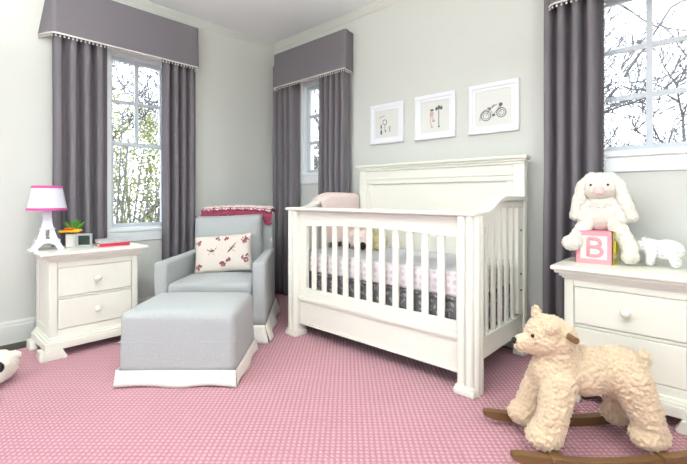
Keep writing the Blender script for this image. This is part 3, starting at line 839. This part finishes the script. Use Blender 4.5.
o = to_obj('crochet_cloth', bm, M['maroon'], tb, smooth=True); s_ = o.modifiers.new('Solidify', 'SOLIDIFY'); s_.thickness = .006; s_.offset = 1
subd(o, 1)
bm = bmesh.new()                         # ruffled border rows
for j0, off in ((0, .0), (1, .004)):
    pts = []
    for i in range(nx_*2+1):
        u = i/(nx_*2); x = -.285+.600*u; sc = abs(math.sin(u*nx_*PI/7.5)); drop = .045*min(1, max(0, (u-.86)/.06))
        y, z = sec[j0]; dz = (-.004-.016*sc-drop*1.4) if j0 == 0 else (-.004*sc-drop*.2)
        pts.append((x, y-.008, z+dz+.006+.016*(1-((x-.015)/.3)**2)+.003*math.sin(i*1.3)))
    tube(bm, pts, .0085, 6)
to_obj('scalloped_edge', bm, M['maroon'], tb, smooth=True)
for j0, dzz in ((1, .010), (2, .012), (4, .012)):
    bm = bmesh.new(); pts = []
    for i in range(121):
        y, z = sec[j0]; pts.append((-.270+.575*i/120, y+.010*math.sin(i*.42), z+dzz+.016*(1-((-.270+.575*i/120-.015)/.3)**2)+.003*math.sin(i*.9)))
    tube(bm, pts, .008, 6); to_obj('pink_stripe', bm, M['pinkfab'], tb, smooth=True)['label'] = 'pale pink crochet row'

# ================================================================ ROCKING BEAR
rb = thing('rocking_bear', 'cream fleece rocking bear toy on brown wooden rockers', 'rocking toy', LD(.96, 1.645, .004), A0)
bm = bmesh.new()
sphere(bm, (-.105, 0, .300), .098, 3, (1, .92, 1.0)); sphere(bm, (.0, 0, .304), .092, 3, (1.35, 1, 1)); sphere(bm, (.135, 0, .300), .100, 3, (1.08, 1, .98))
capsule(bm, (-.095, 0, .34), .085, (-.120, 0, .43), .078)
for y in (-.068, .068):
    capsule(bm, (-.125, y*.75, .27), .066, (-.165, y*1.2, .16), .055); capsule(bm, (-.165, y*1.2, .16), .054, (-.185, y*1.25, .10), .058)
    sphere(bm, (-.200, y*1.25, .092), .058, 3, (1.1, 1, .82))
    capsule(bm, (.155, y*.75, .28), .074, (.190, y*1.2, .17), .058); capsule(bm, (.190, y*1.2, .17), .056, (.205, y*1.25, .10), .058)
    sphere(bm, (.200, y*1.25, .092), .060, 3, (1.15, 1, .82))
sphere(bm, (.238, 0, .350), .030, 3)
organic('body', bm, .0045, M['fleece'], rb, .0048, 84, 6)
bm = bmesh.new()
sphere(bm, (0, 0, 0), .084, 3, (1.05, .95, .98)); sphere(bm, (.030, 0, -.012), .078, 3)
capsule(bm, (-.045, 0, -.026), .050, (-.100, 0, -.034), .032)
sphere(bm, (-.030, .058, .078), .025, 3, (.7, 1, 1)); sphere(bm, (-.010, -.070, .050), .027, 3, (1, .7, .9))
hd = organic('head', bm, .0042, M['fleece'], rb, .0042, 88, 4, loc=(-.140, 0, .440), rz=math.radians(-9))
bm = bmesh.new(); sphere(bm, (-.130, 0, -.024), .014, 2, (.8, 1.15, .9)); sphere(bm, (-.126, 0, -.042), .008, 2, (.8, 1.5, .7)); to_obj('nose', bm, M['black'], hd, smooth=True)
for y in (-.046, .046):
    bm = bmesh.new(); sphere(bm, (-.072, y, .012), .0075, 2); to_obj('eye', bm, M['black'], hd, smooth=True)
bm = bmesh.new(); tube(bm, [(-.098, -.122, .462), (-.098, .122, .462)], .0125, 14)
h_ = to_obj('handle', bm, M['wood'], rb, smooth=True, ang=40)
for y in (-.145, .155):
    bm = bmesh.new(); n = 30; lo = []; hi = []
    for i in range(n+1):
        x = -.345+.70*i/n; z = .036*(x/.345)**2
        th = .036*(1 if 2 < i < n-2 else (.55 if i in (0, n) else .85 if i in (1, n-1) else .95))
        lo.append((x, z+(.036-th)/2)); hi.append((x, z+(.036-th)/2+th))
    extr(bm, lo+hi[::-1], 'y', y-.016, y+.016, 0)
    es = [e for e in bm.edges if len(e.link_faces) == 2 and e.calc_face_angle() > 1.2]
    bmesh.ops.bevel(bm, geom=es, offset=.005, segments=2, profile=.5, affect='EDGES')
    to_obj('rocker', bm, M['wood'], rb)
for x in (-.185, .215):
    bm = bmesh.new(); z = .036*(x/.345)**2+.034
    box(bm, x-.022, x+.022, -.172, .175, z-.006, z+.012, .004, 2); to_obj('crossbar', bm, M['wood'], rb)

# ================================================================ TOYS ON THE RIGHT NIGHTSTAND
BX, BY, BS = -.480, 2.425, .168
blk = thing('alphabet_block', 'pink and yellow toy block with a large letter B, under the plush rabbit', 'block', (BX, BY+BS/2, NT))
bm = bmesh.new(); box(bm, -BS/2+.003, BS/2-.003, -BS/2+.003, BS/2-.003, .003, BS-.003); to_obj('core', bm, M['bcream'], blk)
def face_frame(mm, rot):
    bm = bmesh.new(); w = BS/2; b = .024
    for a in ((-w, w, BS-b, BS), (-w, w, 0, b), (-w, -w+b, b, BS-b), (w-b, w, b, BS-b)): box(bm, a[0], a[1], -w, -w+.004, a[2], a[3])
    bmesh.ops.rotate(bm, verts=bm.verts, cent=(0, 0, 0), matrix=Matrix.Rotation(rot, 3, 'Z')); return to_obj('edge_frame', bm, M[mm], blk)
face_frame('bpink', 0); face_frame('byellow', PI/2); face_frame('bpink', -PI/2)
bm = bmesh.new(); box(bm, -BS/2, BS/2, -BS/2, BS/2, BS-.003, BS, .001, 1); to_obj('top_face', bm, M['bpink'], blk)
bm = bmesh.new()                          # the letter B
pts = [(-.028, .038), (-.028, .130)]
def arcs(cx, cz, r, rx, a0, a1): return [(cx+rx*math.cos(a0+(a1-a0)*k/12), cz+r*math.sin(a0+(a1-a0)*k/12)) for k in range(13)]
yb_ = -BS/2-.0005
tube(bm, [(-.024, yb_, .036), (-.024, yb_, .132)], .0085, 8)
tube(bm, [(-.024, yb_, .128)]+[(x, yb_, z) for x, z in arcs(.004, .107, .021, .026, PI/2, -PI/2)]+[(-.024, yb_, .086)], .0085, 8)
tube(bm, [(-.024, yb_, .086)]+[(x, yb_, z) for x, z in arcs(.006, .063, .023, .031, PI/2, -PI/2)]+[(-.024, yb_, .040)], .0085, 8)
for v in bm.verts: v.co.y = yb_+(v.co.y-yb_)*.25
to_obj('letter', bm, M['bpink'], blk, smooth=True)
bm = bmesh.new()                          # round motif on the yellow side
tube(bm, [(BS/2+.0005, .036*math.cos(k*PI/12), .084+.036*math.sin(k*PI/12)) for k in range(25)], .006, 6); to_obj('side_motif', bm, M['byellow'], blk)

bn = thing('plush_rabbit', 'white fluffy plush rabbit with long floppy ears sitting on the letter block', 'plush toy', (BX+.012, BY+.105, NT+BS), math.radians(6))
bm = bmesh.new()
sphere(bm, (.003, .012, .085), .083, 3, (1.05, .9, 1.08)); sphere(bm, (.003, .005, .14), .068, 3)
capsule(bm, (-.055, -.02, .045), .040, (-.110, -.085, -.055), .036); sphere(bm, (-.120, -.110, -.065), .042, 3, (1.1, 1, .95))
capsule(bm, (.060, -.02, .045), .042, (.125, -.06, -.06), .036); capsule(bm, (.125, -.06, -.06), .036, (.135, -.075, -.118), .034); sphere(bm, (.132, -.085, -.124), .038, 3, (1, 1.1, .85))
capsule(bm, (-.065, -.01, .14), .030, (-.085, -.045, .07), .026); capsule(bm, (.070, -.01, .14), .030, (.095, -.045, .06), .026)
organic('body', bm, .006, M['plushw'], bn, .0038, 95, 4)
bm = bmesh.new(); sphere(bm, (0, -.005, .225), .080, 3, (1, .92, .97)); sphere(bm, (.0, -.052, .205), .043, 3, (1.1, .8, .85))
rh = organic('head', bm, .006, M['plushw'], bn, .0038, 95, 4)
for s in (-1, 1):
    bm = bmesh.new()
    capsule(bm, (s*.042, .0, .285), .024, (s*.082, -.012, .235), .029); capsule(bm, (s*.082, -.012, .235), .029, (s*(.108 if s > 0 else .098), -.025, .14), .034); capsule(bm, (s*(.108 if s > 0 else .098), -.025, .14), .034, (s*(.135 if s > 0 else .112), -.03, .075), .030)
    organic('ear', bm, .006, M['plushw'], rh, .0038, 95, 3)
bm = bmesh.new(); sphere(bm, (0, -.086, .207), .026, 3, (1.15, .45, .9)); organic('muzzle_patch', bm, .004, M['pinknose'], rh, .002, 90, 2)
for s in (-1, 1):
    bm = bmesh.new(); sphere(bm, (s*.038, -.074, .238), .006, 2); to_obj('eye', bm, M['dark'], rh, smooth=True)

fg = thing('bear_figurine', 'glossy white ceramic bear figurine with small grey dots, right of the rabbit', 'figurine', (-.222, 2.54, NT+.001), math.radians(-4))
bm = bmesh.new()
sphere(bm, (.034, 0, .084), .055, 3, (1.25, .85, .95)); sphere(bm, (-.022, 0, .084), .048, 3, (1.15, .85, 1))
capsule(bm, (-.045, 0, .096), .042, (-.078, 0, .092), .032); capsule(bm, (-.078, 0, .090), .032, (-.108, 0, .076), .018)
for s in (-1, 1):
    sphere(bm, (-.060, s*.024, .132), .010, 2); capsule(bm, (-.028, s*.024, .065), .026, (-.032, s*.024, .020), .020, 5); capsule(bm, (.058, s*.024, .065), .027, (.066, s*.024, .021), .021, 5)
organic('body', bm, .0035, M['dotted'], fg, 0, 60, 3)
bm = bmesh.new(); sphere(bm, (-.125, 0, .080), .005, 2, (.7, 1.2, .8)); to_obj('nose', bm, M['dark'], fg, smooth=True)

# ================================================================ PLUSH AT THE LEFT EDGE
pd = thing('plush_dog', 'white plush dog with a black patch lying on the floor at the left edge', 'plush toy', LD(-1.848, 2.19, .010), A0)
bm = bmesh.new(); sphere(bm, (0, 0, .085), .092, 3, (1, 1, .92)); sphere(bm, (-.13, .04, .085), .095, 3, (1.3, 1, .9)); sphere(bm, (.035, -.06, .055), .045, 3, (1.1, 1, .9))
capsule(bm, (-.14, -.05, .04), .035, (-.10, -.13, .035), .034); capsule(bm, (-.22, .0, .04), .035, (-.24, -.09, .035), .034)
sphere(bm, (.045, .05, .130), .036, 3, (1.1, .8, .6))
organic('body', bm, .007, M['plushw'], pd, .004, 60, 3)
bm = bmesh.new(); sphere(bm, (.060, -.060, .106), .030, 3, (.9, .7, .95)); organic('eye_patch', bm, .005, M['black'], pd, .001, 60, 2)

# ================================================================ OUTSIDE
bm = bmesh.new(); box(bm, -60, 40, -60, 60, -3.2, -3.0); struct(to_obj('ground', bm, M['ground']))
def tree(label, loc, h, seed, r0=.10, spread=.55, levels=6, name='bare_tree', lean=(0, 0)):
    rnd = random.Random(seed); bm = bmesh.new()
    def grow(p, d, L_, r, lv):
        pts = [p]; n = 4; dd = d.copy()
        for i in range(n):
            dd = (dd+Vector((rnd.gauss(0, .13), rnd.gauss(0, .13), rnd.gauss(0.02, .09)))).normalized(); pts.append(pts[-1]+dd*L_/n)
        tube(bm, pts, [r*(1-.4*i/n) for i in range(n+1)], 6 if lv < 2 else 4, cap=False)
        if lv >= levels: return
        k = 3 if lv < 2 else rnd.choice((3, 4))
        for q in range(k):
            i = rnd.choice((2, 3, 4)) if q else 4
            nd = (dd*(1 if q == 0 else .75)+Vector((rnd.gauss(0, spread), rnd.gauss(0, spread), rnd.gauss(.1, spread*.6)))).normalized()
            grow(pts[i], nd, L_*rnd.uniform(.62, .82), max(.009, r*.64*(1 if q == 0 else .8)), lv+1)
    grow(Vector((0, 0, 0)), Vector((lean[0], lean[1], 1)).normalized(), h*.30, r0, 0)
    o = to_obj(name, bm, M['bark'], None, smooth=True); o.location = loc
    return tag(o, label, 'tree', 'bare trees outside the windows')
def at(px, dist, z=-3.0):
    l = (px-343.5)/411; d = Vector((cs*l-sn, sn*l+cs, 0)).normalized()*dist; return (d.x, d.y, z)
tree('bare tree filling the tall left window, nearest the glass', at(112, 8.5), 9.5, 11)
tree('bare tree behind the tall left window, at its right side', at(160, 12), 11, 12, lean=(0, -.1))
tree('bare tree seen through the small back window beside the corner', at(312, 10), 10, 13)
tree('bare tree outside the right window, its branches low in the left panes', at(622, 8.0), 8.0, 14, spread=.5)
tree('bare tree outside the right window with a long limb crossing the right panes', at(700, 7.5), 9.5, 15, spread=.5, lean=(-.3, 0))
def bush(label, loc, r, seed, hh=1.0):
    rnd = random.Random(seed); root = thing('shrub', label, 'shrub', loc, 0, 'shrubs outside the windows')
    bm = bmesh.new()
    for k in range(6500):
        a, b = rnd.random()*2*PI, rnd.random()*PI/2*1.1; rr = r*rnd.uniform(.55, 1.08)
        c = Vector((math.cos(a)*math.cos(b)*rr, math.sin(a)*math.cos(b)*rr, math.sin(b)*rr*hh+.1)); s = rnd.uniform(.018, .045)
        u = Vector((rnd.gauss(0, 1), rnd.gauss(0, 1), rnd.gauss(0, 1))).normalized(); v = u.orthogonal().normalized()
        bm.faces.new([bm.verts.new(c+u*s), bm.verts.new(c+v*s*.6), bm.verts.new(c-u*s), bm.verts.new(c-v*s*.6)])
    o = to_obj('foliage', bm, M['fol'], root); o['kind'] = 'stuff'
    bm = bmesh.new()
    for k in range(40):
        a = rnd.random()*2*PI; e = Vector((math.cos(a)*r*.7, math.sin(a)*r*.7, r*hh*rnd.uniform(.5, 1)))
        tube(bm, [(0, 0, 0), e*.5+Vector((0, 0, .1)), e], [.03, .02, .008], 5)
    to_obj('stem', bm, M['bark'], root, smooth=True)
bush('yellow-green shrub outside the tall left window, at its left', at(106, 8.0), 1.6, 21, 3.4)
bush('yellow-green shrub outside the tall left window, at its right', at(150, 9.0), 1.6, 22, 3.2)
bush('green shrub behind the small back window', at(314, 11), 1.6, 23, 2.9)
bm = bmesh.new(); pts = [Vector((-12, -2+12*k/16, 1.20-.0-.9*math.sin(PI*k/16)*.35)) for k in range(17)]; tube(bm, pts, .018, 6)
tag(to_obj('utility_cable', bm, M['dark']), 'dark overhead cable crossing behind the lower pane of the tall window', 'cable')

# ================================================================ LIGHT
w = bpy.data.worlds.new('overcast'); bpy.context.scene.world = w; w.use_nodes = True
nt = w.node_tree; bg = nt.nodes['Background']
bg.inputs['Color'].default_value = (.82, .91, 1.0, 1); bg.inputs['Strength'].default_value = 3.2
def light(name, kind, loc, energy, col, size=None, sy=None, rot=None):
    l = bpy.data.lights.new(name, kind); l.energy = energy; l.color = col
    if kind == 'AREA':
        l.shape = 'RECTANGLE'; l.size = size; l.size_y = sy or size
    o = bpy.data.objects.new(name, l); C.objects.link(o); o.location = loc
    if rot: o.rotation_euler = rot
    return o
def portal(plane, a0, a1, z0, z1):
    a = (a0+a1)/2; z = (z0+z1)/2
    loc, rot = {'left': ((XW-.12, a, z), (0, -PI/2, 0)), 'back': ((a, YW+.12, z), (-PI/2, 0, 0)), 'front': ((a, YF-.12, z), (PI/2, 0, 0)), 'right': ((XR+.12, a, z), (0, PI/2, 0))}[plane]
    sx, sy = ((z1-z0), (a1-a0)) if plane in ('left', 'right') else ((a1-a0), (z1-z0))
    o = light('daylight_portal', 'AREA', loc, 1, (1, 1, 1), sx, sy, rot); o.data.cycles.is_portal = True
portal('left', *WL); portal('back', *WB); portal('back', *WC)
for w_ in WF: portal('front', *w_)
portal('right', *WR[0])
# flush ceiling fixture out of view, added for soft fill light
cl = thing('added_ceiling_light', 'added round flush fill light with a frosted diffuser, out of view', 'ceiling light', (-.9, .2, ZC))
bm = bmesh.new(); lathe(bm, [(.30, 0), (.30, -.03), (.285, -.035), (.285, 0)], 40, cap=False); to_obj('rim', bm, M['trim'], cl)
em = bpy.data.materials.new('diffuser'); em.use_nodes = True; b = em.node_tree.nodes['Principled BSDF']
b.inputs['Emission Color'].default_value = (1, .95, .88, 1); b.inputs['Emission Strength'].default_value = 4
bm = bmesh.new(); lathe(bm, [(.283, -.004), (.283, -.03), (.2, -.06), (.1, -.072), (.004, -.075)], 40); to_obj('diffuser', bm, em, cl, smooth=True)
l = light('added_ceiling_fill', 'POINT', (-.9, .2, ZC-.30), 14, (.98, 1, .95)); l.data.shadow_soft_size = .12

# tall uplighter lamps out of view, added to brighten the ceiling
def uplighter(label, x, y, e):
    r = thing('added_floor_lamp', label, 'lamp', (x, y, .004), 0, 'added uplighter fill lamps')
    bm = bmesh.new(); lathe(bm, [(.14, 0), (.14, .015), (.02, .03), (.013, .05)], 32); to_obj('base', bm, M['silver'], r, smooth=True, ang=40)
    bm = bmesh.new(); lathe(bm, [(.012, .04), (.012, 1.70)], 16); to_obj('pole', bm, M['silver'], r, smooth=True, ang=40)
    bm = bmesh.new(); lathe(bm, [(.02, 1.68), (.10, 1.71), (.18, 1.77), (.175, 1.775), (.09, 1.72), (.02, 1.70)], 40, cap=False); to_obj('lamp_shade', bm, M['lampw'], r, smooth=True, ang=40)
    l = light('fill_uplight', 'AREA', (x, y, 1.76), e, (.95, 1, .985), .28, rot=(PI, 0, 0)); l.data.shape = 'DISK'
uplighter('added silver uplighter fill lamp, unseen behind the camera, in the open floor', .8, .4, 50)
uplighter('added silver uplighter fill lamp, unseen in the left front part of the room', -1.75, -.22, 54)
# ================================================================ CAMERA
sc = bpy.context.scene
cam = bpy.data.cameras.new('camera'); co = bpy.data.objects.new('camera', cam); C.objects.link(co)
co.location = (0, 0, 1.0); co.rotation_euler = (PI/2, 0, A0)
cam.sensor_width = 36; cam.lens = 411/687*36; cam.shift_y = -(232-197)/687; cam.clip_start = .02; cam.clip_end = 200
sc.camera = co
sc.view_settings.view_transform = 'Standard'; sc.view_settings.look = 'None'; sc.view_settings.gamma = 1
sc.view_settings.use_curve_mapping = False; sc.view_settings.exposure = 0.64
